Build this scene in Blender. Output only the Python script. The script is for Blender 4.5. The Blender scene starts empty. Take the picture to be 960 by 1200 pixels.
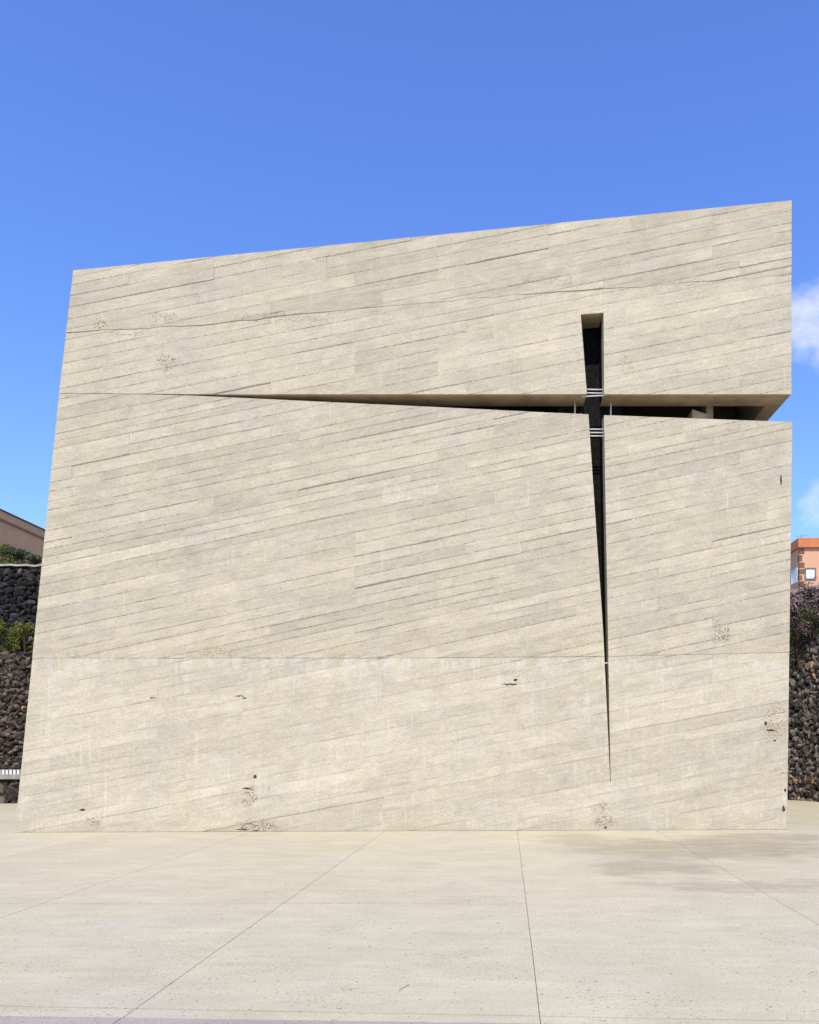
import bpy, math, random
from mathutils import Vector, noise
R = math.radians
rnd = random.Random(11)
scene = bpy.context.scene
C = scene.collection

# ------------------------------------------------------------------ view settings
CAM_H = 1.6
HX, HY, F = 594.0, 872.0, 960.0            # survey of the site: vanishing point and focal length
def at(px, py, Y):                          # a surveyed point at distance Y
    return Vector(((px-HX)/F*Y, Y, CAM_H+(HY-py)/F*Y))

# ------------------------------------------------------------------ helpers
def link(o, parent=None):
    C.objects.link(o)
    if parent is not None: o.parent = parent
    return o
def tag(o, label=None, cat=None, group=None, kind=None):
    if label: o['label'] = label
    if cat: o['category'] = cat
    if group: o['group'] = group
    if kind: o['kind'] = kind
    return o
def empty(name, loc, rz=0):
    o = bpy.data.objects.new(name, None); o.location = loc; o.rotation_euler = (0, 0, rz)
    o.empty_display_size = .3
    return link(o)

class MB:
    def __init__(s): s.v=[]; s.f=[]; s.uv=[]; s.t=[]; s.m=[]
    def poly(s, pts, uvs=None, t=0.5, m=0):
        b=len(s.v); s.v += [tuple(p) for p in pts]; s.f.append(tuple(range(b,b+len(pts))))
        s.uv += (uvs if uvs else [(1.0,1.0)]*len(pts)); s.t.append(t); s.m.append(m)
    def mesh(s, verts, faces, t=0.5, m=0):
        b=len(s.v); s.v += [tuple(p) for p in verts]
        for f in faces:
            s.f.append(tuple(b+i for i in f)); s.uv += [(1.0,1.0)]*len(f); s.t.append(t); s.m.append(m)
    def prism(s, poly, fy, y1, uvs=None, t=0.5, m=0, md=None):
        """poly: list of (x,z) anticlockwise seen from the front (-y); fy: front depth value or function"""
        n=len(poly)
        g = fy if callable(fy) else (lambda x,z: fy)
        fr=[(x,g(x,z),z) for x,z in poly]; bk=[(x,y1,z) for x,z in poly]
        b=len(s.v); s.v += fr+bk
        s.f.append(tuple(range(b,b+n))); s.uv += (uvs if uvs else [(1.0,1.0)]*n); s.t.append(t); s.m.append(m)
        s.f.append(tuple(b+n+i for i in reversed(range(n)))); s.uv += [(1.0,1.0)]*n; s.t.append(t); s.m.append(m)
        for i in range(n):
            j=(i+1)%n
            s.f.append((b+i,b+n+i,b+n+j,b+j)); s.uv += [(1.0,1.0)]*4; s.t.append(t); dx,dz=poly[j][0]-poly[i][0],poly[j][1]-poly[i][1]; s.m.append(md if (md is not None and dx>0 and abs(dz)<.15*abs(dx)) else m)
    def box(s, x0,x1,y0,y1,z0,z1, t=0.5, m=0):
        s.prism([(x0,z0),(x1,z0),(x1,z1),(x0,z1)], y0, y1, None, t, m)
    def tube(s, a, b_, r, n=10, t=.5, m=0):
        a=Vector(a); b_=Vector(b_); d=(b_-a).normalized()
        u=d.orthogonal().normalized(); w=d.cross(u)
        vs=[]
        for p in (a,b_):
            for i in range(n):
                q=2*math.pi*i/n; vs.append(p+u*math.cos(q)*r+w*math.sin(q)*r)
        fs=[(i,(i+1)%n,n+(i+1)%n,n+i) for i in range(n)]+[tuple(reversed(range(n))),tuple(range(n,2*n))]
        s.mesh(vs,fs,t,m)
    def build(s, name, mats, parent=None, smooth=False):
        me=bpy.data.meshes.new(name); me.from_pydata(s.v,[],s.f)
        for m in (mats if isinstance(mats,(list,tuple)) else [mats]): me.materials.append(m)
        uvl=me.uv_layers.new(name='UVMap')
        uvl.data.foreach_set('uv',[c for p in s.uv for c in p])
        at_=me.attributes.new('tint','FLOAT','FACE'); at_.data.foreach_set('value',s.t)
        me.polygons.foreach_set('material_index',s.m)
        if smooth: me.polygons.foreach_set('use_smooth',[True]*len(s.f))
        me.update()
        return link(bpy.data.objects.new(name,me),parent)

# ------------------------------------------------------------------ material helpers
class NT:
    def __init__(s, tree): s.t=tree; s.n=tree.nodes; s.l=tree.links
    def node(s, typ, **kw):
        n=s.n.new(typ)
        for k,v in kw.items(): setattr(n,k,v)
        return n
    def put(s, sock, val):
        if isinstance(val, bpy.types.NodeSocket): s.l.new(val, sock)
        elif val is not None:
            if hasattr(sock.default_value,'__len__') and not hasattr(val,'__len__'): val=(val,)*len(sock.default_value)
            if hasattr(val,'__len__') and len(sock.default_value)==4 and len(val)==3: val=tuple(val)+(1,)
            sock.default_value = val
    def math(s, op, a, b=None, c=None, clamp=False):
        n=s.node('ShaderNodeMath', operation=op, use_clamp=clamp)
        s.put(n.inputs[0],a)
        if b is not None: s.put(n.inputs[1],b)
        if c is not None: s.put(n.inputs[2],c)
        return n.outputs[0]
    def vmath(s, op, a, b=None):
        n=s.node('ShaderNodeVectorMath', operation=op); s.put(n.inputs[0],a)
        if b is not None: s.put(n.inputs[1],b)
        return n.outputs[1] if op in ('LENGTH','DISTANCE','DOT_PRODUCT') else n.outputs[0]
    def ss(s, x, a, b, lo=0.0, hi=1.0):       # smoothstep remap
        n=s.node('ShaderNodeMapRange', interpolation_type='SMOOTHSTEP'); s.put(n.inputs[0],x)
        s.put(n.inputs[1],a); s.put(n.inputs[2],b); s.put(n.inputs[3],lo); s.put(n.inputs[4],hi)
        return n.outputs[0]
    def lin(s, x, a, b, lo=0.0, hi=1.0):
        n=s.node('ShaderNodeMapRange'); s.put(n.inputs[0],x)
        s.put(n.inputs[1],a); s.put(n.inputs[2],b); s.put(n.inputs[3],lo); s.put(n.inputs[4],hi)
        return n.outputs[0]
    def noise(s, vec, scale, detail=3, rough=.5, dist=0.0):
        n=s.node('ShaderNodeTexNoise'); s.put(n.inputs['Vector'],vec); n.inputs['Scale'].default_value=scale
        n.inputs['Detail'].default_value=detail; n.inputs['Roughness'].default_value=rough; n.inputs['Distortion'].default_value=dist
        return n.outputs[0]
    def voro(s, vec, scale, feature='F1', out=0, rand=1.0):
        n=s.node('ShaderNodeTexVoronoi', feature=feature); s.put(n.inputs['Vector'],vec); n.inputs['Scale'].default_value=scale
        n.inputs['Randomness'].default_value=rand
        return n.outputs[out]
    def mix(s, f, a, b, mode='MIX'):
        n=s.node('ShaderNodeMix', data_type='RGBA', blend_type=mode); s.put(n.inputs[0],f); s.put(n.inputs[6],a); s.put(n.inputs[7],b)
        return n.outputs[2]
    def comb(s, x, y, z):
        n=s.node('ShaderNodeCombineXYZ'); s.put(n.inputs[0],x); s.put(n.inputs[1],y); s.put(n.inputs[2],z); return n.outputs[0]
    def sep(s, v):
        n=s.node('ShaderNodeSeparateXYZ'); s.put(n.inputs[0],v); return n.outputs
    def scale(s, col, f):
        n=s.node('ShaderNodeVectorMath', operation='SCALE'); s.put(n.inputs[0],col); s.put(n.inputs[3],f); return n.outputs[0]
def mat(name, rough=.85, spec=.3):
    m=bpy.data.materials.new(name); m.use_nodes=True
    N=NT(m.node_tree); b=m.node_tree.nodes['Principled BSDF']
    b.inputs['Roughness'].default_value=rough; b.inputs['Specular IOR Level'].default_value=spec
    return m,N,b
def bump(N, b, h, dist=.01, strength=1.0):
    n=N.node('ShaderNodeBump'); n.inputs['Strength'].default_value=strength; n.inputs['Distance'].default_value=dist
    N.put(n.inputs['Height'],h); N.l.new(n.outputs[0], b.inputs['Normal'])
def simple(name, col, rough=.7, spec=.3, var=.12, sc=8, bd=.004, metal=0.0):
    m,N,b=mat(name,rough,spec); b.inputs['Metallic'].default_value=metal
    p=N.node('ShaderNodeTexCoord').outputs['Object']
    a=N.noise(p,sc,5,.6); k=N.lin(a,.3,.7,1-var,1+var)
    N.l.new(N.scale(tuple(col),k), b.inputs['Base Color'])
    bump(N,b,N.noise(p,sc*4,4,.6),bd)
    return m

# ------------------------------------------------------------------ church geometry frame
PL = Vector((-8.91, 14.85)); PR = Vector((5.245, 15.35))
DV = (PR-PL).normalized(); ANG = math.atan2(DV.y, DV.x)
def Yof(px): return 1/(1/14.85+(px-18)/904*(1/15.35-1/14.85))
def sz(px, py):                             # survey reading on the facade -> facade metres (s along, z up)
    p=at(px,py,Yof(px)); return ((Vector((p.x,p.y))-PL).dot(DV), p.z)
def P(*pts): return [sz(*p) for p in pts]

def clip(poly, a, b, c):                    # keep a*x+b*z<=c ; poly list (x,z)
    out=[]; n=len(poly)
    for i in range(n):
        p=poly[i]; q=poly[(i+1)%n]
        dp=a*p[0]+b*p[1]-c; dq=a*q[0]+b*q[1]-c
        if dp<=0: out.append(p)
        if (dp<0 and dq>0) or (dp>0 and dq<0):
            t=dp/(dp-dq); out.append((p[0]+(q[0]-p[0])*t, p[1]+(q[1]-p[1])*t))
    return out
def area(p): return .5*sum(p[i][0]*p[(i+1)%len(p)][1]-p[(i+1)%len(p)][0]*p[i][1] for i in range(len(p)))
def ccw(p): return p if area(p)>0 else list(reversed(p))
def clip_poly(poly, conv):                  # intersect with a convex ccw polygon
    conv=ccw(conv)
    for i in range(len(conv)):
        (x0,z0),(x1,z1)=conv[i],conv[(i+1)%len(conv)]
        a,b=(z1-z0),-(x1-x0); c=a*x0+b*z0
        poly=clip(poly,a,b,c)
        if len(poly)<3: return []
    return poly
def below_line(poly,p,q):                   # keep the part under the line p->q (p left of q)
    a,b=-(q[1]-p[1]),(q[0]-p[0]); return clip(poly,a,b,a*p[0]+b*p[1])
def above_line(poly,p,q):
    a,b=(q[1]-p[1]),-(q[0]-p[0]); return clip(poly,a,b,a*p[0]+b*p[1])

def layout(theta, seed, wmin=.16, wmax=.26, amp=.0019, proud=0.0, deep=.1, tm=.5):
    r=random.Random(seed); tt=math.tan(R(theta)); v=-4.5; rows=[]
    prevcut=set()
    while v<12:
        w=r.uniform(wmin,wmax); s=-0.51*r.randint(1,6)
        while s<15.5:
            L=.51*r.choice([2,3,3,4,4,5,6,7,8]); e=s+L
            off=r.gauss(0,amp)+proud
            if r.random()<deep: off+=r.choice([-1,1])*r.uniform(.004,.009)
            rows.append((s,e,v,v+w,tt,off,r.gauss(0,amp*.9),r.gauss(0,amp*1.0),min(1,max(0,r.gauss(tm,.24)))))
            s=e
        v+=w
    return rows
def near_spot(q):
    x0=min(p[0] for p in q); x1=max(p[0] for p in q); z0=min(p[1] for p in q); z1=max(p[1] for p in q)
    for (a,b,rx,ry) in SPOTBOX:
        if x1>a-rx and x0<a+rx and z1>b-ry and z0<b+ry: return True
    return False
def add_boards(mb, rows, regions):
    for (s,e,v0,v1,tt,off,b,c,t) in rows:
        quad=[(s,v0+s*tt),(e,v0+e*tt),(e,v1+e*tt),(s,v1+s*tt)]
        for rg in regions:
            q=clip_poly(quad, rg)
            if len(q)<3 or abs(area(q))<2e-4: continue
            sm=(s+e)/2; vm=(v0+v1)/2
            fy=lambda x,z: -(.014+off+b*((z-x*tt)-vm)/(v1-v0)*2+c*(x-sm)/(e-s)*2)
            uvs=[(x-s,(z-x*tt)-v0) for x,z in q]
            mb.prism(q,fy,.03,uvs,t,1 if near_spot(q) else 0)

spots=[ # x, y, rx(px), ry(px), strength : honeycombed patches
 (119,382,9,6,1),(195,424,14,6,.9),(197,432,10,4,.6),(150,392,20,3,.35),(330,374,60,6,.45),(196,374,24,5,.5),
 (293,934,8,13,1),(300,968,26,8,.9),(108,965,10,5,.7),(710,962,16,9,.9),(704,948,10,7,.6),
 (846,742,14,12,1.0),(908,846,17,26,.55),(640,330,55,5,.3),(800,332,50,4,.3),(735,430,8,12,.4),(918,905,16,2,.8),
 (255,765,26,6,.5),(90,768,16,4,.4),(420,768,40,4,.3),(600,790,14,4,.4)]
pits=[ # voids, dark inside painted in colour: x,y,rx,ry
 (299,910,1.8,2.2),(290,924,5,1),(97,949,3,1.3),(597,802,9,.8),(604,797,2.6,1.6),(897,848,1.6,2.2),(903,856,5.5,1.2),(908,868,1.3,1.3),
 (281,816,5,.7),(287,818,2,.8),(180,818,4,.5),(915,563,1.0,6),(712,793,1.8,1.6),(920,926,1.2,2),(918,948,1.6,4),(284,972,6,1),(300,974,3,1.2),(710,970,1.5,1.5)]
SPOTBOX=[]
for (sx,sy,rx,ry,st) in spots:
    q_=sz(sx,sy); SPOTBOX.append((q_[0],q_[1],rx*Yof(sx)/F*1.3+.16,ry*Yof(sx)/F*1.3+.16))
for (sx,sy,rx,ry) in pits:
    q_=sz(sx,sy); SPOTBOX.append((q_[0],q_[1],rx*Yof(sx)/F*1.3+.05,ry*Yof(sx)/F*1.3+.05))
# facade outlines (surveyed)
A,B_=(87,318),(927,236)
LIP=462.5
cold=[(60,391),(160,386),(240,381),(330,371),(480,357),(600,347),(750,336),(860,328),(940,322)]
_c=[]
for (x0,y0),(x1,y1) in zip(cold[:-1],cold[1:]):
    for i in range(6): _c.append((x0+(x1-x0)*i/6,y0+(y1-y0)*i/6+rnd.gauss(0,.55)))
cold=_c+[cold[-1]]
coldP=P(*cold)
def lerp_edge(p,q,y): t=(y-p[1])/(q[1]-p[1]); return (p[0]+(q[0]-p[0])*t,y)
def tl(px): return 369-.0727*(px-680.5)
xl=80.0; xl=lerp_edge(A,(70,461),tl(76))[0]; yl_=tl(xl)
U_left=ccw(P((xl,yl_),(680.5,369),(687.7,LIP),(220,LIP),(70,461)))
U_right=ccw(P((707.2,tl(707.2)),(927,tl(927)),(927,LIP),(708,LIP)))
U_top=ccw(P(A,B_,(927,tl(927)),(xl,yl_)))
L_left=ccw(P((70,461.6),(150,462.3),(220,LIP+1.3),(689.5,486),(706.8,740),(715.2,917),(715.2,985),(16.9,985)))
L_rtop=ccw(P((707.8,487),(928,495),(922.8,917),(715.6,917)))
L_rbot=ccw(P((715.2,917),(922.8,917),(921.6,985),(715.2,985)))
lift=[(0,771),(240,771),(480,771),(715,769),(940,764)]
liftP=P(*lift)
def split(poly, line):
    up,dn=[],[]
    for i in range(len(line)-1):
        p,q=line[i],line[i+1]
        c=clip(poly,-1,0,-p[0]); c=clip(c,1,0,q[0]) if len(c)>=3 else []
        if len(c)<3: continue
        u=above_line(c,p,q); d=below_line(c,p,q)
        if len(u)>=3 and abs(area(u))>1e-5: up.append(ccw(u))
        if len(d)>=3 and abs(area(d))>1e-5: dn.append(ccw(d))
    return up,dn
up1,up2=[],[]
for pg in (U_top,U_left,U_right):
    u,d=split(pg,coldP); up1+=u; up2+=d
lo1,lo2=[],[]
for pg in (L_left,L_rtop,L_rbot):
    u,d=split(pg,liftP); lo1+=u; lo2+=d

# ------------------------------------------------------------------ concrete material
def concrete(name,withspots):
    m,N,b=mat(name,.9,.25)
    p=N.node('ShaderNodeTexCoord').outputs['Object']
    x,y,z=N.sep(p)
    tt=math.tan(R(12.3))
    v=N.math('SUBTRACT',z,N.math('MULTIPLY',x,tt))
    uvn=N.node('ShaderNodeUVMap'); U,V,_=N.sep(uvn.outputs[0])
    tint=N.node('ShaderNodeAttribute',attribute_name='tint').outputs['Fac']
    toff=N.math('MULTIPLY',tint,37.0)
    grainv=N.comb(N.math('ADD',N.math('MULTIPLY',x,1.3),toff),N.math('MULTIPLY',y,2),N.math('MULTIPLY',v,26.0))
    grain=N.noise(grainv,1.0,5,.65,.3)
    big=N.noise(p,.55,4,.6); mid=N.noise(p,2.4,5,.65,.4); fine=N.noise(p,30,3,.75)
    streak=N.noise(N.comb(N.math('ADD',N.math('MULTIPLY',x,.42),N.math('MULTIPLY',toff,.35)),1.7,N.math('MULTIPLY',v,9.0)),1.0,5,.62,.5)
    zone4=N.ss(z,3.25,3.0)                    # first pour, more laitance on it
    base=(.535,.455,.33)
    k=N.lin(big,.3,.7,.93,1.06)
    k=N.math('MULTIPLY',k,N.lin(mid,.25,.75,.90,1.08))
    k=N.math('MULTIPLY',k,N.lin(grain,.28,.72,.91,1.06))
    k=N.math('MULTIPLY',k,N.lin(tint,0,1,.90,1.08))
    k=N.math('MULTIPLY',k,N.lin(fine,.3,.7,.87,1.10))
    blot=N.noise(N.comb(N.math('MULTIPLY',x,2.2),toff,N.math('MULTIPLY',v,6.0)),1.0,4,.7,.8)
    k=N.math('MULTIPLY',k,N.lin(blot,.35,.65,.90,1.06))
    col=N.scale(base,k)
    k=N.math('MULTIPLY',k,N.lin(streak,.32,.68,N.lin(zone4,0,1,.84,.94),1.06))
    # warm / grey drift
    col=N.mix(N.ss(N.noise(p,.9,3,.55),.45,.7,0,.5),col,N.scale((.56,.475,.355),k))
    col=N.mix(N.ss(N.noise(N.vmath('ADD',p,(7,3,1)),1.1,2,.6),.48,.72,0,.28),col,N.scale((.45,.42,.365),k))
    # dust coloured band above the pour line
    d=N.math('MULTIPLY',N.ss(z,3.15,3.25),N.ss(z,3.3,4.1,1,0))
    d=N.math('MULTIPLY',d,N.ss(N.noise(p,1.6,5,.65),.42,.62))
    col=N.mix(N.math('MULTIPLY',d,.55),col,N.scale((.55,.46,.31),k))
    # lime runs
    drip=N.noise(N.comb(N.math('MULTIPLY',x,14),0,N.math('MULTIPLY',z,.55)),1.0,3,.6,.15)
    dm=N.noise(N.comb(N.math('MULTIPLY',x,.8),3,N.math('MULTIPLY',z,.5)),1.0,3,.5)
    runs=N.math('MULTIPLY',N.ss(drip,.60,.70),N.ss(dm,.5,.64))
    runs4=N.math('MULTIPLY',N.math('MULTIPLY',N.ss(drip,.52,.66),zone4),N.ss(N.noise(p,1.9,5,.7),.44,.62))
    cloud=N.math('MULTIPLY',N.ss(N.noise(N.comb(N.math('MULTIPLY',x,1.6),5,N.math('MULTIPLY',z,1.0)),1.4,5,.7,.6),.5,.68),zone4)
    lime=N.math('MAXIMUM',N.math('MULTIPLY',runs,.36),N.math('MULTIPLY',N.math('MAXIMUM',runs4,N.math('MULTIPLY',cloud,.45)),.34))
    # bright tide line just under the pour line
    tide=N.math('MULTIPLY',N.ss(z,2.75,3.17),N.ss(N.noise(N.comb(N.math('MULTIPLY',x,4),0,N.math('MULTIPLY',z,1.6)),1.0,5,.75,.6),.47,.62))
    tide=N.math('MULTIPLY',tide,N.ss(z,3.17,3.19,1,0))
    lime=N.math('MAXIMUM',lime,N.math('MULTIPLY',tide,.42))
    col=N.mix(lime,col,N.scale((.66,.63,.565),N.lin(grain,.2,.8,.95,1.05)))
    # weathered grey on horizontal-ish damp areas of each board
    wet=N.math('MULTIPLY',N.ss(grain,.55,.7),N.ss(N.noise(p,1.3,4,.6),.47,.66))
    col=N.mix(N.math('MULTIPLY',wet,.5),col,N.scale((.35,.325,.28),k))
    # dirt in the board joints (uv: metres from the board's lower edge / left end)
    wob=N.math('MULTIPLY',N.math('SUBTRACT',N.noise(p,9,3,.6),.5),.012)
    jd=N.ss(N.math('ADD',V,wob),.003,.019,1,0)
    jm=N.ss(N.noise(N.comb(N.math('MULTIPLY',x,.55),toff,N.math('MULTIPLY',v,2.2)),1.0,3,.7),.36,.60)
    jm2=N.ss(N.noise(p,19,3,.8),.40,.60,.12,1)
    joint=N.math('MULTIPLY',N.math('MULTIPLY',jd,jm),jm2)
    jend=N.math('MULTIPLY',N.ss(N.math('ADD',U,wob),.0,.009,1,0),N.ss(N.noise(p,3.2,3,.6),.5,.6))
    joint=N.math('MAXIMUM',joint,N.math('MULTIPLY',jend,.75))
    joint=N.math('MULTIPLY',joint,N.lin(zone4,0,1,.78,.28))
    col=N.mix(joint,col,(.17,.125,.085))
    # soft run-off tone in a wider band along some joints
    soft=N.math('MULTIPLY',N.ss(V,.0,.05,1,0),N.math('MULTIPLY',jm,N.ss(mid,.45,.6)))
    col=N.mix(N.math('MULTIPLY',soft,.42),col,(.30,.25,.185))
    # air holes
    vd=N.voro(p,9.0); vc=N.sep(N.voro(p,9.0,out=1))[0]
    hole=N.math('MULTIPLY',N.ss(vd,.055,.095,1,0),N.math('GREATER_THAN',vc,.68))
    vd2=N.voro(p,30.0); vc2=N.sep(N.voro(p,30.0,out=1))[0]
    hole2=N.math('MULTIPLY',N.ss(vd2,.12,.24,1,0),N.math('MULTIPLY',N.math('GREATER_THAN',vc2,.70),N.ss(mid,.44,.60)))
    if withspots:
        # honeycomb patches
        pd=N.vmath('ADD',p,N.scale(N.vmath('SUBTRACT',N.node_noise_col(p,6),(.5,.5,.5)),.28))
        px_,_,pz_=N.sep(pd)
        patch=None
        for (sx,sy,rx,ry,st) in spots:
            s0,z0=sz(sx,sy); q=Yof(sx)/F
            dd=N.vmath('LENGTH',N.comb(N.math('MULTIPLY',N.math('SUBTRACT',px_,s0),1/(rx*q)),0,N.math('MULTIPLY',N.math('SUBTRACT',pz_,z0),1/(ry*q))))
            mm=N.ss(dd,.5,1.25,st,0)
            patch=mm if patch is None else N.math('MAXIMUM',patch,mm)
        cell=N.voro(p,34.0); cellr=N.sep(N.voro(p,34.0,out=1))[0]
        comb=N.math('MULTIPLY',N.ss(cell,.3,.5,1,0),N.math('GREATER_THAN',cellr,.4))
        honey=N.math('MULTIPLY',patch,comb)
        col=N.mix(N.math('MULTIPLY',patch,.3),col,(.42,.33,.205))
        col=N.mix(N.math('MULTIPLY',honey,.75),col,(.13,.1,.07))
        # spalled voids, dark inside put into the colour
        pd2=N.vmath('ADD',p,N.scale(N.vmath('SUBTRACT',N.node_noise_col(p,22),(.5,.5,.5)),.06))
        qx,_,qz=N.sep(pd2); void=None
        for (sx,sy,rx,ry) in pits:
            s0,z0=sz(sx,sy); q=Yof(sx)/F
            dd=N.vmath('LENGTH',N.comb(N.math('MULTIPLY',N.math('SUBTRACT',qx,s0),1/(rx*q)),0,N.math('MULTIPLY',N.math('SUBTRACT',qz,z0),1/(ry*q))))
            mm=N.ss(dd,.8,1.15,1,0)
            void=mm if void is None else N.math('MAXIMUM',void,mm)
    holes=N.math('MAXIMUM',N.math('MULTIPLY',hole,.6),N.math('MULTIPLY',hole2,.5))
    col=N.mix(holes,col,(.16,.13,.10))
    if withspots: col=N.mix(void,col,(.065,.05,.038))
    # splash dirt at the foot
    foot=N.math('MULTIPLY',N.ss(z,.0,.32,1,0),N.ss(N.noise(N.comb(N.math('MULTIPLY',x,1.2),0,N.math('MULTIPLY',z,3)),1.0,5,.7),.38,.65))
    col=N.mix(N.math('MULTIPLY',foot,.55),col,(.37,.31,.22))
    N.l.new(col,b.inputs['Base Color'])
    h=N.math('MULTIPLY',grain,.40)
    h=N.math('ADD',h,N.math('MULTIPLY',mid,.5))
    h=N.math('ADD',h,N.math('MULTIPLY',fine,.42))
    h=N.math('SUBTRACT',h,N.math('MULTIPLY',joint,.5))
    h=N.math('SUBTRACT',h,N.math('MULTIPLY',holes,.6))
    if withspots:
        h=N.math('SUBTRACT',h,N.math('MULTIPLY',honey,1.0))
        h=N.math('SUBTRACT',h,N.math('MULTIPLY',void,1.5))
    bump(N,b,h,.016,.9)
    return m
def _nnc(self,vec,scale):
    n=self.node('ShaderNodeTexNoise'); self.put(n.inputs['Vector'],vec); n.inputs['Scale'].default_value=scale
    n.inputs['Detail'].default_value=3; return n.outputs[1]
NT.node_noise_col=_nnc
M_conc=concrete('board_marked_concrete',False); M_spot=concrete('board_marked_concrete_honeycombed',True); MC=[M_conc,M_spot]
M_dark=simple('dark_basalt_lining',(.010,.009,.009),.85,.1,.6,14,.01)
M_steel=simple('painted_steel_rod',(.62,.60,.56),.45,.5,.06,20,.0005)

# ------------------------------------------------------------------ church
church=empty('church_building',(PL.x,PL.y,0),ANG)
tag(church,'large beige board-marked concrete church with a cross-shaped slit cut through its leaning front','building')
T=.52; DEPTH=12.5
up=MB()
add_boards(up,layout(12.3,5,.13,.24,proud=.018,deep=.09,tm=.34,amp=.0018),up1)
add_boards(up,layout(12.0,6,proud=.010,tm=.68,amp=.0010,deep=.04),up2)
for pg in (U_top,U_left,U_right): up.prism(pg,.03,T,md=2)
def strip(p,q,w,side):                      # band of width w along p->q, inside
    (x0,z0),(x1,z1)=p,q; d=Vector((x1-x0,z1-z0)).normalized(); n=Vector((-d.y,d.x))*w*side
    return ccw([p,q,(x1+n.x,z1+n.y),(x0+n.x,z0+n.y)])
a,bb=sz(*A),sz(*B_); cR=sz(927,LIP); cL=sz(70,461)
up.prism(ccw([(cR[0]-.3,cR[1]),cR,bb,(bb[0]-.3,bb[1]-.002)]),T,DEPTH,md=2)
up.prism(ccw([a,cL,(cL[0]+.35,cL[1]),(a[0]+.35,a[1]+.03)]),T,DEPTH)
up.prism(ccw([(a[0]+.35,a[1]+.034),(bb[0]-.3,bb[1]-.03),(bb[0]-.3,bb[1]-.5),(a[0]+.35,a[1]-.42)]),T,DEPTH)
up.prism(ccw([a,cL,cR,bb]),DEPTH,DEPTH+.4)
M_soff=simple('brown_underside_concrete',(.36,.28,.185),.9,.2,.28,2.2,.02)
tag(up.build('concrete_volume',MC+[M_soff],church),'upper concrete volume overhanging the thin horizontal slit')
lo=MB()
add_boards(lo,layout(12.4,7,.13,.24,proud=.0065,deep=.05,tm=.46,amp=.0012),lo1)
add_boards(lo,layout(10.6,8,.17,.27,amp=.0007,proud=.0,deep=.01,tm=.62),lo2)
for pg in (L_left,L_rtop,L_rbot): lo.prism(pg,.03,T)
l0=sz(16.9,985); l1=sz(70,461.5); r0=sz(921.6,985); r1=sz(928,495)
lo.prism(ccw([l0,(l0[0]+.35,l0[1]),(l1[0]+.35,l1[1]-.02),l1]),T,DEPTH)
lo.prism(ccw([(r0[0]-.3,r0[1]),r0,r1,(r1[0]-.3,r1[1])]),T,DEPTH)
lo.prism(ccw([l0,r0,r1,l1]),DEPTH,DEPTH+.4)
lo.prism(ccw([(l0[0]+.35,.02),(r0[0]-.3,.02),(r0[0]-.3,.12),(l0[0]+.35,.12)]),T,DEPTH)
tag(lo.build('concrete_volume',MC,church),'lower concrete volume split by the tapering vertical slit')
# dark lining behind the openings
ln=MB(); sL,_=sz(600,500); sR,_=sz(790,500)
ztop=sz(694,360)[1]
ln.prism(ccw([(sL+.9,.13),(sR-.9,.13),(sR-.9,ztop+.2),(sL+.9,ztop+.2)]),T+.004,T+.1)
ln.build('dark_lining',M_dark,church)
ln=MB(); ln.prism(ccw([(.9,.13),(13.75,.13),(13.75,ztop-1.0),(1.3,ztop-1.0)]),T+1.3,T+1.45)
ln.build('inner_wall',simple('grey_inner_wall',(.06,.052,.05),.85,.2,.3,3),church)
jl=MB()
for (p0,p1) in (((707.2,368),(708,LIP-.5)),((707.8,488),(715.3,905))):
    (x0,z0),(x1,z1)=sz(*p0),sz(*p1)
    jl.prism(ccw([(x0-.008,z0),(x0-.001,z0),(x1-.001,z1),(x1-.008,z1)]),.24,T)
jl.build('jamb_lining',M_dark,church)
# pier and beam seen through the slit
pr=MB(); s0,_=sz(821,480); s1,_=sz(839,480); s2,_=sz(848,480); zt=sz(830,LIP)[1]
pr.prism(ccw([(s0,zt-.9),(s1,zt-.9),(s1,zt-.13),(s0,zt-.04)]),T+.06,T+.4)
pr.prism(ccw([(s1+.01,zt-.9),(s2,zt-.9),(s2+.02,zt+.5),(s1+.03,zt+.5)]),T+.2,T+.5)
pr.build('pier',M_conc,church)
def rod(a_,b_,d0,d1,r):
    (x0,z0),(x1,z1)=sz(*a_),sz(*b_)
    q=MB(); q.tube((x0,d0,z0),(x1,d1,z1),r); return q.build('tie_rod',M_steel,church,True)
for yy in (453.6,457.8): rod((682,yy),(710,yy+.4),.10,.10,.012)
rod((682,463.2),(710,461.8),.06,.06,.012)
for yy in (500.8,504.8,508.8): rod((686,yy),(711,yy+.2),.09,.09,.012)
rod((700,776.8),(714,776.8),.05,.05,.014)
for px,top in ((676,.0),(719,.0)):
    s_,zl=sz(px,486); zu=sz(px,LIP)[1]
    q=MB(); q.tube((s_,.30,zl-.01),(s_,.30,zu+.0),.014); q.build('support_pin',M_steel,church,True)
q=MB(); s_,zl=sz(683,478); q.tube((s_,.27,zl),(s_,.33,zl),.012); q.build('bolt',M_steel,church,True)

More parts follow.
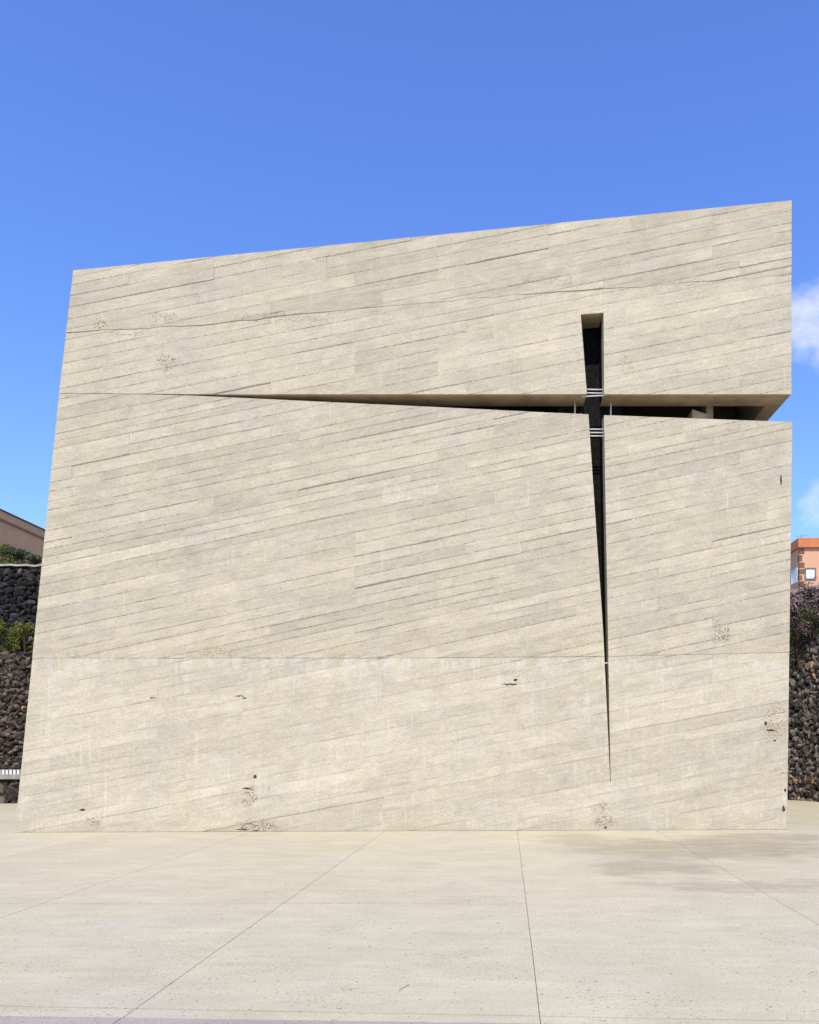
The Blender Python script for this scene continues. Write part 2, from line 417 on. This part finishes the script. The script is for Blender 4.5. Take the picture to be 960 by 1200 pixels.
# ------------------------------------------------------------------ plaza
def ground_mat(name, base, stain=True):
    m,N,b=mat(name,.88,.25)
    p=N.node('ShaderNodeTexCoord').outputs['Object']; x,y,z=N.sep(p)
    tint=N.node('ShaderNodeAttribute',attribute_name='tint').outputs['Fac']
    big=N.noise(p,.35,4,.6); mid=N.noise(p,1.7,5,.65,.3)
    st=N.noise(N.comb(N.math('MULTIPLY',x,1.1),N.math('MULTIPLY',y,9),0),1.0,5,.65,.3)
    fine=N.noise(p,38,3,.65); grit=N.noise(p,190,2,.6)
    k=N.lin(big,.3,.7,.95,1.05)
    k=N.math('MULTIPLY',k,N.lin(mid,.25,.75,.95,1.05))
    k=N.math('MULTIPLY',k,N.lin(st,.3,.7,.94,1.04))
    k=N.math('MULTIPLY',k,N.lin(fine,.3,.7,.89,1.08))
    k=N.math('MULTIPLY',k,N.lin(N.noise(p,95,2,.7),.3,.7,.88,1.09))
    patchy=N.noise(N.comb(x,N.math('MULTIPLY',y,2.2),0),1.3,6,.75,.5)
    k=N.math('MULTIPLY',k,N.lin(patchy,.3,.7,.91,1.06))
    k=N.math('MULTIPLY',k,N.lin(tint,0,1,.975,1.025))
    col=N.scale(base,k)
    col=N.mix(N.ss(N.noise(p,.5,3,.5),.5,.68,0,.35),col,N.scale((.50,.44,.37),k))
    dirt=N.math('MULTIPLY',N.ss(st,.56,.72),N.ss(N.noise(p,.8,4,.6),.46,.64))
    col=N.mix(N.math('MULTIPLY',dirt,.6),col,N.scale((.36,.335,.30),k))
    # popouts
    vd=N.voro(p,42.0); vc=N.sep(N.voro(p,42.0,out=1))[0]
    where=N.ss(N.noise(p,1.1,5,.7),.45,.66)
    pop=N.math('MULTIPLY',N.ss(vd,.16,.3,1,0),N.math('GREATER_THAN',vc,N.lin(where,0,1,.96,.42)))
    vd3=N.voro(p,13.0); vc3=N.sep(N.voro(p,13.0,out=1))[0]
    pop3=N.math('MULTIPLY',N.ss(vd3,.09,.17,1,0),N.math('GREATER_THAN',vc3,.82))
    pop=N.math('MAXIMUM',pop,pop3)
    pm=N.math('MULTIPLY',pop,.7)
    col=N.mix(pm,col,(.16,.13,.105))
    if stain:
        pd=N.vmath('ADD',p,N.scale(N.vmath('SUBTRACT',N.node_noise_col(p,1.6),(.5,.5,.5)),1.6))
        sx,sy,_=N.sep(pd); tot=None
        for (cx,cy,rx,ry,s_) in ((3.1,12.6,2.6,1.5,.8),(1.9,10.7,1.0,.9,.7),(2.6,9.3,1.5,.5,.55),(4.5,14.0,1.5,.9,.6),(1.3,13.6,.8,1.2,.5)):
            dd=N.vmath('LENGTH',N.comb(N.math('MULTIPLY',N.math('SUBTRACT',sx,cx),1/rx),N.math('MULTIPLY',N.math('SUBTRACT',sy,cy),1/ry),0))
            mm=N.ss(dd,.5,1.1,s_,0); tot=mm if tot is None else N.math('MAXIMUM',tot,mm)
        tot=N.math('MULTIPLY',tot,N.ss(N.noise(N.comb(x,N.math('MULTIPLY',y,3),0),1.5,4,.7),.26,.52))
        col=N.mix(N.math('MULTIPLY',tot,.9),col,N.scale((.33,.27,.185),k))
    N.l.new(col,b.inputs['Base Color'])
    h=N.math('ADD',N.math('MULTIPLY',fine,.3),N.math('MULTIPLY',grit,.15))
    h=N.math('ADD',h,N.math('MULTIPLY',st,.25)); h=N.math('SUBTRACT',h,N.math('MULTIPLY',pop,.5))
    bump(N,b,h,.010,.8)
    return m
M_pave=ground_mat('plaza_concrete',(.525,.465,.322))
M_gap=simple('joint_dirt',(.15,.13,.105),.95,.1,.3,20)
M_earth=simple('dry_earth',(.22,.17,.12),.95,.1,.3,.8)

g=MB(); g.mesh([(-900,-900,-.02),(900,-900,-.02),(900,1500,-.02),(-900,1500,-.02)],[(0,1,2,3)])
tag(g.build('ground',M_earth),'dry brown ground beneath and beyond the concrete plaza',kind='structure')
g=MB(); g.mesh([(-30,-12,-.012),(26,-12,-.012),(26,32,-.012),(-30,32,-.012)],[(0,1,2,3)])
tag(g.build('plaza_joints',M_gap),'dark dirt showing in the joints between the plaza slabs',kind='structure')
g=MB(); gr=random.Random(3)
xs=[-29.5,-27,-24.5,-22,-19.5,-17,-14.5,-12.0,-9.5,-7.1,-4.66,-2.245,.195,2.76,5.33,7.9,10.4,12.9,15.4,17.9,20.4,22.9,25.4]
ysl=[-11.5,-6.5,-1.2,4.83,31.5]
def slab(g,x0,x1,y0l,y0r,y1l,y1r,t):
    gp=.0026; gy=.009; n=24
    top=[];
    for i in range(n+1):
        f=i/n; top.append((x0+gp,y0l+gy+(y1l-y0l-2*gy)*f)); 
    L=[(x0+gp+noise.noise((x0*3.1,y*2.3,1))*.003,y) for x,y in top]
    Rr=[(x1-gp+noise.noise((x1*3.1,(y0r+(y1r-y0r)*i/n)*2.3,1))*.003,y0r+gy+(y1r-y0r-2*gy)*i/n) for i in range(n+1)]
    vs=[(x,y,0) for x,y in L]+[(x,y,0) for x,y in Rr]+[(x,y,-.012) for x,y in L]+[(x,y,-.012) for x,y in Rr]
    m=n+1; fs=[]
    for i in range(n):
        fs.append((i,m+i,m+i+1,i+1)); fs.append((2*m+i,i,i+1,2*m+i+1)); fs.append((m+i,3*m+i,3*m+i+1,m+i+1))
    fs.append((0,2*m,3*m,m)); fs.append((n,m+n,3*m+n,2*m+n))
    g.mesh(vs,fs,t)
def yj(y,x): return y-(x-0)*.056 if abs(y-4.83)<.01 else y   # this transverse joint runs slightly askew
for i in range(len(xs)-1):
    for j in range(len(ysl)-1):
        slab(g,xs[i],xs[i+1],yj(ysl[j],xs[i]),yj(ysl[j],xs[i+1]),yj(ysl[j+1],xs[i]),yj(ysl[j+1],xs[i+1]),gr.random())
tag(g.build('plaza_paving',M_pave),'pale concrete plaza slabs with thin joints leading to the church',kind='structure')

cr=MB(); rc=random.Random(77)
def crack(pts,w):
    P_=[Vector(p) for p in pts]; path=[]
    for a_,b_ in zip(P_[:-1],P_[1:]):
        n=max(2,int((b_-a_).length/.05))
        for i in range(n): path.append(a_.lerp(b_,i/n)+Vector((rc.gauss(0,.004),rc.gauss(0,.006))))
    path.append(P_[-1])
    for a_,b_ in zip(path[:-1],path[1:]):
        if rc.random()<.12: continue
        d_=(b_-a_).normalized(); n_=Vector((-d_.y,d_.x))*w*rc.uniform(.4,1.3)
        cr.mesh([(*(a_-n_),.003),(*(b_-n_),.003),(*(b_+n_),.003),(*(a_+n_),.003)],[(0,1,2,3)])
crack([(-5.2,8.2),(-2.0,8.22),(.15,8.18)],.002)
crack([(-2.35,5.95),(-2.28,6.15)],.0015); crack([(-1.06,5.3),(-1.0,5.36),(-.93,5.4)],.0018); crack([(-.70,5.3),(-.65,5.45)],.0018)

tag(cr.build('plaza_cracks',M_gap),'hairline cracks and scratches in the plaza concrete',kind='structure')

M_band=ground_mat('shadow_band_grey',(.36,.315,.27),False)  # darker sheet over the slabs, a soft shadow painted as colour
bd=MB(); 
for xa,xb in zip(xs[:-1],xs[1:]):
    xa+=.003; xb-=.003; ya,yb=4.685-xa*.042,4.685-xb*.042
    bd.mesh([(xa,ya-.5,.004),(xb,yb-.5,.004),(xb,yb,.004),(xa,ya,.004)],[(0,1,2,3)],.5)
tag(bd.build('painted_shadow_band',M_band),'thin darker grey band laid over the paving in place of a soft shadow',kind='structure')
ft=MB(); n=420; off=[.012+.03*max(0,noise.noise((i*.11,4,2)))+.02*max(0,noise.noise((i*.7,1,2))) for i in range(n+1)]
for i in range(n):
    sa,sb=14.16*i/n,14.16*(i+1)/n
    pa=PL+DV*sa; pb=PL+DV*sb; nv=Vector((DV.y,-DV.x))
    q0=pa+nv*(.012+off[i]); q1=pb+nv*(.012+off[i+1])
    ft.mesh([(q0.x,q0.y,.004),(q1.x,q1.y,.004),(pb.x,pb.y,.004),(pa.x,pa.y,.004)],[(0,1,2,3)])
tag(ft.build('wall_foot_dirt',simple('swept_dirt',(.26,.21,.145),.95,.1,.35,9,.01)),'line of dust and dirt collected where the church meets the plaza',kind='structure')

# ------------------------------------------------------------------ stone walls
def stone_mat(name, dark, light, warm):
    m,N,b=mat(name,.9,.3)
    p=N.node('ShaderNodeTexCoord').outputs['Object']
    t=N.node('ShaderNodeAttribute',attribute_name='tint').outputs['Fac']
    n=N.noise(p,9,5,.7); f=N.noise(p,45,3,.7)
    col=N.mix(N.math('POWER',t,1.6),dark,light)
    col=N.mix(N.ss(t,.96,.98),col,warm)
    k=N.math('MULTIPLY',N.lin(n,.3,.7,.45,1.6),N.lin(f,.3,.7,.7,1.3))
    N.l.new(N.scale(col,k),b.inputs['Base Color'])
    bump(N,b,N.math('ADD',n,N.math('MULTIPLY',f,.5)),.03,.9)
    return m
M_stoneR=stone_mat('basalt_rubble',(.030,.026,.024),(.23,.195,.17),(.36,.22,.11))
M_stoneL=stone_mat('brown_basalt_rubble',(.035,.027,.022),(.17,.125,.09),(.30,.17,.09))
M_stoneD=stone_mat('dark_basalt_rubble',(.010,.009,.009),(.05,.04,.038),(.13,.09,.06))
M_mortar=simple('dark_fill',(.02,.018,.016),.95,.1,.3,10)  # near-black fill between the stones
M_cope=simple('mortar_coping',(.30,.27,.23),.9,.2,.25,7,.02)
import bmesh
def ico(sub):
    bm=bmesh.new(); bmesh.ops.create_icosphere(bm,subdivisions=sub,radius=1)
    v=[p.co.copy() for p in bm.verts]; f=[tuple(q.index for q in p.verts) for p in bm.faces]; bm.free(); return v,f
ICV,ICF=ico(2)
def rubble(mb,L,H,size,seed,z0=0,tall=1.0):
    r=random.Random(seed); hh=size*.95*tall
    z=z0-.05; row=0
    while z<z0+H-hh*.4:
        x=-r.random()*size; 
        while x<L:
            w=size*r.uniform(.55,1.5); h=hh*r.uniform(.75,1.3)
            cx=x+w/2; cz=z+hh/2+r.uniform(-.3,.3)*hh
            if -.02<cx<L+.02 and cz+h*.5<z0+H:
                ang=r.uniform(-.5,.5); sd=r.random()*99; t=r.random()
                ca,sa=math.cos(ang),math.sin(ang); vs=[]
                yd=r.uniform(.0,.05)
                cuts=[]
                for _ in range(9):
                    n_=Vector((r.gauss(0,1),r.gauss(0,.8),r.gauss(0,1))).normalized(); cuts.append((n_,r.uniform(.38,.80)))
                for q in ICV:
                    g_=q.copy()
                    for n_,d_ in cuts:
                        e_=g_.dot(n_)-d_
                        if e_>0: g_-=n_*e_
                    g_*=1+.10*noise.noise(q*3.2+Vector((sd,3,0)))
                    X=g_.x*w*.80; Z=g_.z*h*.82; Yv=g_.y*.17
                    vs.append((cx+X*ca-Z*sa, yd+Yv*.7, cz+X*sa+Z*ca))
                mb.mesh(vs,ICF,t)
            x+=w*.93
        z+=hh*.86; row+=1
def stone_wall(name,p0,p1,z0,H,size,seed,m,label,coping=False,tall=1.0,thick=.6):
    # stones on one face, mortar core behind
    d=Vector((p1[0]-p0[0],p1[1]-p0[1])); L=d.length
    e=empty(name,(p0[0],p0[1],0),math.atan2(d.y,d.x)); tag(e,label,'stone wall')
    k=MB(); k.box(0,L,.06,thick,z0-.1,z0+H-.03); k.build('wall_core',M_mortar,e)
    s=MB(); rubble(s,L,H,size,seed,z0,tall); s.build('stone_facing',m,e)
    if coping:
        c=MB(); n=int(L/.25); r=random.Random(seed)
        zz=[z0+H+r.uniform(-.03,.03) for _ in range(n+1)]
        for i in range(n):
            xa,xb=L*i/n,L*(i+1)/n
            vs=[(xa,-.08,zz[i]-.07),(xb,-.08,zz[i+1]-.07),(xb,-.05,zz[i+1]),(xa,-.05,zz[i]),(xb,thick,zz[i+1]),(xa,thick,zz[i])]
            c.mesh(vs,[(0,1,2,3),(3,2,4,5)])
        c.build('coping',M_cope,e)
    return e
stone_wall('retaining_wall',(7.0,25.0),(12.6,17.2),0,5.95,.115,4,M_stoneR,'tall dark basalt rubble wall right of the church under the pink flowers',tall=1.35)
stone_wall('retaining_wall',(12.62,17.25),(34,17.25),0,5.95,.24,14,M_stoneR,'long basalt rubble wall running off to the right from the end of the flower-topped wall')
stone_wall('retaining_wall',(-27,23.5),(-9.9,23.5),0,4.25,.125,5,M_stoneL,'brown rubble retaining wall left of the church, middle tier behind the low wall')
stone_wall('retaining_wall',(-27,24.95),(-9.9,25.75),3.9,3.3,.17,6,M_stoneD,'near-black rubble wall of the upper left terrace between two rows of shrubs',coping=True)
lw=stone_wall('low_stone_wall',(-27,21.58),(-10.2,22.2),0,.66,.2,9,M_stoneL,'low rubble wall with a pale concrete ledge at the foot of the left terrace',thick=.9)
lg=MB(); Lw=16.8; lg.box(0,Lw,-.12,.95,.66,.78); lg.build('ledge',M_cope,lw)
# pale balusters on the ledge
M_white=simple('white_paint',(.72,.70,.66),.6,.3,.05,5,.001)
rl=empty('railing',(-17,21.95,.78),math.atan2(.25,6.8)); tag(rl,'row of short white balusters standing on the low stone wall ledge','railing')
x=1.6
r=MB(); r.box(1.5,5.3,.18,.24,.115,.13); r.build('rail',M_cope,rl)
while x<5.2:
    q=MB(); q.box(x,x+.062,.17,.25,0,.115); q.build('baluster',M_white,rl); x+=.10
# terraces and hillside
g=MB(); g.box(-27,-9.9,24.1,24.95,3.0,4.0); g.box(-45,-9.9,26.3,70,0,7.0); g.box(-45,-27.02,23.3,26.29,0,6.6)
tag(g.build('terrace_ground',M_earth),'earth terraces held by the left stone walls',kind='structure')
g=MB(); hv=[]; nx,ny=14,12
for j in range(ny+1):
    for i in range(nx+1):
        f=j/ny; X=7.2+i/nx*60; Y0=25.3-(X-7.0)*1.39 if X<12.6 else 17.5
        Y0=max(Y0,17.5)+.35; Y=Y0+(75-Y0)*f
        Z=5.8+6.3*min(1,f*1.35)+.25*noise.noise((X*.2,Y*.2,0))*min(1,f*4)
        hv.append((X,Y,Z))
hf=[(j*(nx+1)+i,j*(nx+1)+i+1,(j+1)*(nx+1)+i+1,(j+1)*(nx+1)+i) for j in range(ny) for i in range(nx)]

g.mesh(hv,hf)
for j in range(ny):
    a_,b_=hv[j*(nx+1)],hv[(j+1)*(nx+1)]
    g.mesh([a_,b_,(b_[0],b_[1],-.02),(a_[0],a_[1],-.02)],[(0,1,2,3)])
tag(g.build('hillside',M_earth),'dry hillside rising behind the right stone wall to the salmon house',kind='structure')

# ------------------------------------------------------------------ plants
def leaf_mat(name,c1,c2,trans=.25):
    m,N,b=mat(name,.55,.35)
    t=N.node('ShaderNodeAttribute',attribute_name='tint').outputs['Fac']
    N.l.new(N.mix(t,c1,c2),b.inputs['Base Color'])
    tr=N.node('ShaderNodeBsdfTranslucent'); N.l.new(N.mix(t,c1,c2),tr.inputs[0])
    mx=N.node('ShaderNodeMixShader'); mx.inputs[0].default_value=trans
    out=[n for n in N.n if n.type=='OUTPUT_MATERIAL'][0]
    N.l.new(b.outputs[0],mx.inputs[1]); N.l.new(tr.outputs[0],mx.inputs[2]); N.l.new(mx.outputs[0],out.inputs[0])
    return m
M_leafY=leaf_mat('yellow_green_leaves',(.035,.06,.012),(.23,.23,.04))
M_leafG=leaf_mat('grey_green_leaves',(.04,.055,.025),(.13,.14,.07))
M_pink=leaf_mat('pink_petals',(.42,.22,.30),(.70,.48,.52),.3)
M_twig=simple('twigs',(.10,.07,.05),.9,.1,.2,20)
def leaves(mb,c,rad,n,size,seed,clumps=14,flat=1.0):
    r=random.Random(seed); cl=[]
    for _ in range(clumps):
        d=Vector((r.gauss(0,1),r.gauss(0,1),r.gauss(0,1))).normalized()*r.uniform(.3,1.0)**.5
        cl.append((Vector((c[0]+d.x*rad[0]*.75,c[1]+d.y*rad[1]*.75,c[2]+d.z*rad[2]*.75)),r.uniform(.22,.42),r.random()))
    for _ in range(n):
        cc,cr,ct=r.choice(cl)
        d=Vector((r.gauss(0,1),r.gauss(0,1),r.gauss(0,1)))
        d=d.normalized()*r.random()**.4*cr
        p=cc+Vector((d.x*rad[0],d.y*rad[1],d.z*rad[2]))
        nrm=(d.normalized()+Vector((r.gauss(0,.6),r.gauss(0,.6),r.gauss(0,.6)+.4))).normalized()
        u=nrm.orthogonal().normalized(); w=nrm.cross(u); a_=r.uniform(0,6.28)
        u,w=u*math.cos(a_)+w*math.sin(a_),w*math.cos(a_)-u*math.sin(a_)
        s=size*r.uniform(.6,1.3)
        t=min(1,max(0,.55*ct+.45*r.random()))
        mb.mesh([p-u*s,p-w*s*.4+nrm*s*.1,p+u*s,p+w*s*.4+nrm*s*.1],[(0,1,2,3)],t)
def shrub(name,c,rad,n,size,seed,m,label,group=None,flowers=0,cat='shrub',clumps=16):
    e=empty(name,(c[0],c[1],c[2]-rad[2])); tag(e,label,cat,group)
    l=MB(); leaves(l,(0,0,rad[2]),rad,n,size,seed,clumps); l.build('foliage',m,e)
    t=MB(); r=random.Random(seed)
    for _ in range(9):
        q=Vector((r.uniform(-.6,.6)*rad[0],r.uniform(-.5,.5)*rad[1],rad[2]*r.uniform(.8,1.5)))
        t.tube((q.x*.15,q.y*.15,-.05),q,.012,6)
    t.build('stem',M_twig,e)
    if flowers:
        f=MB(); leaves(f,(0,-.05,rad[2]),(rad[0]*1.03,rad[1]*1.15,rad[2]*1.02),flowers,size*.8,seed+50,clumps+8); f.build('flowers',M_pink,e)
    return e
gl='shrubs along the left terraces'
# middle planter row
for i,(px,label) in enumerate(((10,'yellow-green shrub in the planter between the two left stone walls, nearer the photo edge'),(33,'yellow-green shrub in the planter between the two left stone walls, beside the church edge'))):
    c=at(px,745,24.7); shrub('shrub',(c.x,24.6,4.62+.05*i),(.62,.45,.72),5200,.045,20+i,M_leafY,label,gl)
for i,(px,label,h) in enumerate(((4,'green shrub on top of the dark upper left wall, in front of the brown building',.50),(32,'low green shrub on top of the dark upper left wall, close to the church edge',.42))):
    c=at(px,650,26.5); shrub('shrub',(c.x,26.3,7.12+h*.85),(.75,.5,h),4200,.045,30+i,M_leafG if i else M_leafY,label,gl)
# flowers over the right wall
d=(Vector((12.6,17.2))-Vector((7.0,25.0))).normalized(); nn=Vector((d.y,-d.x)); nn=nn if nn.x<0 else -nn
fl=[(.8,5.5,.7,.55,.75,'pink-flowering shrub hanging over the right stone wall, closest to the church'),
    (1.7,5.35,.8,.55,.85,'pink-flowering shrub hanging over the right stone wall below the salmon house corner'),
    (2.75,5.45,.8,.55,.85,'pink-flowering shrub hanging over the right stone wall at the photo edge')]
for i,(tt_,zc,rx,ry,rz_,label) in enumerate(fl):
    p=Vector((7.0,25.0))+d*tt_+nn*.16
    e=shrub('flowering_shrub',(p.x,p.y,zc),(rx,ry,rz_),4200,.04,40+i,M_leafG,label,'flowering shrubs on the right wall',1500)
for i,(tt_,zc,label) in enumerate(((1.25,4.35,'lower trailing grey-green plant clinging to the right stone wall near the church'),(2.3,4.4,'lower trailing grey-green plant clinging to the right stone wall near the photo edge'))):
    p=Vector((7.0,25.0))+d*tt_+nn*.12
    shrub('trailing_plant',(p.x,p.y,zc),(.6,.22,.62),1500,.035,60+i,M_leafG,label,None,160,'plant',12)

# ------------------------------------------------------------------ brown building, upper left
M_brown=simple('mauve_brown_render',(.80,.43,.22),.9,.2,.08,2,.004)
M_slate=simple('dark_roof_edge',(.10,.10,.11),.7,.3,.1,5)
M_red=simple('red_brown_band',(.36,.20,.165),.8,.2,.1,5)
hb=empty('house',(-17.9,28.0,7.0)); tag(hb,'plain mauve-brown building above the left terraces with a thin dark roof edge','house')
q=MB(); q.box(-9,0,0,32,0,2.55); q.build('wall',M_brown,hb)
q=MB(); q.box(-9.1,.05,-.05,32.05,2.55,2.84); q.build('parapet',M_brown,hb)
q=MB(); q.box(-9.1,.075,-.075,32.08,2.50,2.56); q.build('band',M_red,hb)
q=MB(); q.box(-9.2,.11,-.08,32.12,2.84,2.875); q.build('roof_edge',M_slate,hb)

# ------------------------------------------------------------------ salmon house, right
M_salm=simple('salmon_render',(.68,.37,.235),.9,.2,.05,.8,.004)
M_salm2=simple('pink_render',(.60,.32,.235),.9,.2,.05,.8,.004)
M_orange=simple('orange_coping',(.60,.20,.09),.8,.2,.1,2,.004)
M_quoin=simple('tuff_quoins',(.20,.12,.07),.9,.2,.3,3,.02)
M_frame=simple('grey_window_frame',(.16,.15,.14),.6,.3,.1,4,.002)
m,N,b=mat('white_shutter_glass',.25,.5); p=N.node('ShaderNodeTexCoord').outputs['Object']
N.l.new(N.scale((.74,.78,.80),N.lin(N.noise(p,6,2,.5),.3,.7,.92,1.05)),b.inputs['Base Color']); M_pane=m
hs=empty('house',(21.45,60,11.0)); tag(hs,'salmon-pink house with orange roof edge and brown corner stones above the right wall','house')
q=MB(); q.box(0,13,0,11,0,4.98); q.build('wall',[M_salm],hs)
q=MB(); q.box(-.17,13.2,-.2,11.2,4.98,5.66); q.build('roof_edge',M_orange,hs)
q=MB(); r=random.Random(8); z=.1
while z<4.8:
    h=r.uniform(.22,.42); w=r.choice([.18,.34]); 
    q.box(-.03,w,-.035,.03,z,z+h); q.box(-.033,.002,.03,.12+r.choice([0,.18]),z+.01,z+h); z+=h+.12
q.build('quoins',M_quoin,hs)
def window(par,x0,x1,z0,z1,y=0,side=False):
    fr=MB(); pn=MB(); t=.09
    if not side:
        fr.box(x0,x1,-.07,-.003,z0,z0+t); fr.box(x0,x1,-.07,-.003,z1-t,z1); fr.box(x0,x0+t,-.07,-.003,z0+t,z1-t); fr.box(x1-t,x1,-.07,-.003,z0+t,z1-t)
        pn.box(x0+t,x1-t,-.03,-.004,z0+t,z1-t)
        pn.box((x0+x1)/2-.02,(x0+x1)/2+.02,-.05,-.031,z0+t,z1-t)
    else:
        fr.box(-.07,-.003,x0,x1,z0,z0+t); fr.box(-.07,-.003,x0,x1,z1-t,z1); fr.box(-.07,-.003,x0,x0+t,z0+t,z1-t); fr.box(-.07,-.003,x1-t,x1,z0+t,z1-t)
        pn.box(-.03,-.004,x0+t,x1-t,z0+t,z1-t)
    f=fr.build('window',M_frame if not side else M_white,par); pn.build('pane',M_pane,f)
window(hs,.36,1.18,2.63,3.50)
window(hs,2.9,3.7,2.63,3.50); window(hs,5.4,6.2,2.63,3.50)
window(hs,.4,1.6,2.55,3.62,side=True)
q=MB(); q.tube((.35,.6,5.66),(.35,.6,6.1),.02); q.tube((-.1,.6,5.98),(.8,.6,6.02),.015); q.build('antenna',M_frame,hs)

# ------------------------------------------------------------------ world, sun
w=bpy.data.worlds.new('World'); scene.world=w; w.use_nodes=True
N=NT(w.node_tree); bg=w.node_tree.nodes['Background']
EL,AZ=52,5
sky=N.node('ShaderNodeTexSky',sky_type='NISHITA'); sky.sun_disc=False
sky.sun_elevation=R(EL); sky.sun_rotation=R(180+AZ); sky.air_density=1.0; sky.dust_density=.3; sky.ozone_density=3.0; sky.altitude=500
gdir=N.node('ShaderNodeTexCoord').outputs['Generated']
def cdir(px,py): return Vector(((px-HX)/F,1,(HY-py)/F)).normalized()
cm=None
for (px,py,rad,st) in ((980,385,.085,1.0),(968,592,.05,.55),(1080,330,.13,1.0)):
    dd=N.vmath('DISTANCE',gdir,tuple(cdir(px,py))); mm=N.ss(dd,rad*.25,rad,st,0)
    cm=mm if cm is None else N.math('MAXIMUM',cm,mm)
nz=N.noise(gdir,8,8,.6,.3)
cl=N.math('MULTIPLY',N.ss(N.math('ADD',nz,N.math('MULTIPLY',cm,.30)),.60,.84),N.ss(cm,0,.3),clamp=True)
hz=N.ss(N.sep(gdir)[2],.10,.60)
skyc=N.mix(1.0,sky.outputs[0],N.mix(hz,(1.25,1.5,1.62),(1.15,1.45,2.25)),'MULTIPLY')
col=N.mix(N.math('MULTIPLY',cl,.74),skyc,(7.0,7.3,7.9))
N.l.new(col,bg.inputs[0]); bg.inputs[1].default_value=.12
ld=bpy.data.lights.new('sun','SUN'); ld.energy=4.2; ld.angle=R(.5); ld.color=(1,.92,.75)
lo_=bpy.data.objects.new('sun',ld); C.objects.link(lo_)
to_sun=Vector((-math.sin(R(AZ))*math.cos(R(EL)),-math.cos(R(AZ))*math.cos(R(EL)),math.sin(R(EL))))
lo_.rotation_euler=to_sun.to_track_quat('Z','Y').to_euler(); lo_.location=(-5,-8,20)

# ------------------------------------------------------------------ camera
cd=bpy.data.cameras.new('camera'); cam=bpy.data.objects.new('camera',cd); C.objects.link(cam)
cam.location=(0,0,CAM_H); cam.rotation_euler=(R(90),0,0)
cd.sensor_fit='VERTICAL'; cd.sensor_height=30; cd.sensor_width=24; cd.lens=24.0
cd.shift_x=(480-HX)/1200; cd.shift_y=(HY-600)/1200
cd.clip_start=.05; cd.clip_end=5000
scene.camera=cam
vs=scene.view_settings
vs.view_transform='Standard'; vs.look='None'; vs.exposure=.18; vs.gamma=1; vs.use_curve_mapping=False

scene.cycles.max_bounces=6; scene.cycles.diffuse_bounces=3; scene.cycles.glossy_bounces=2; scene.cycles.transmission_bounces=3
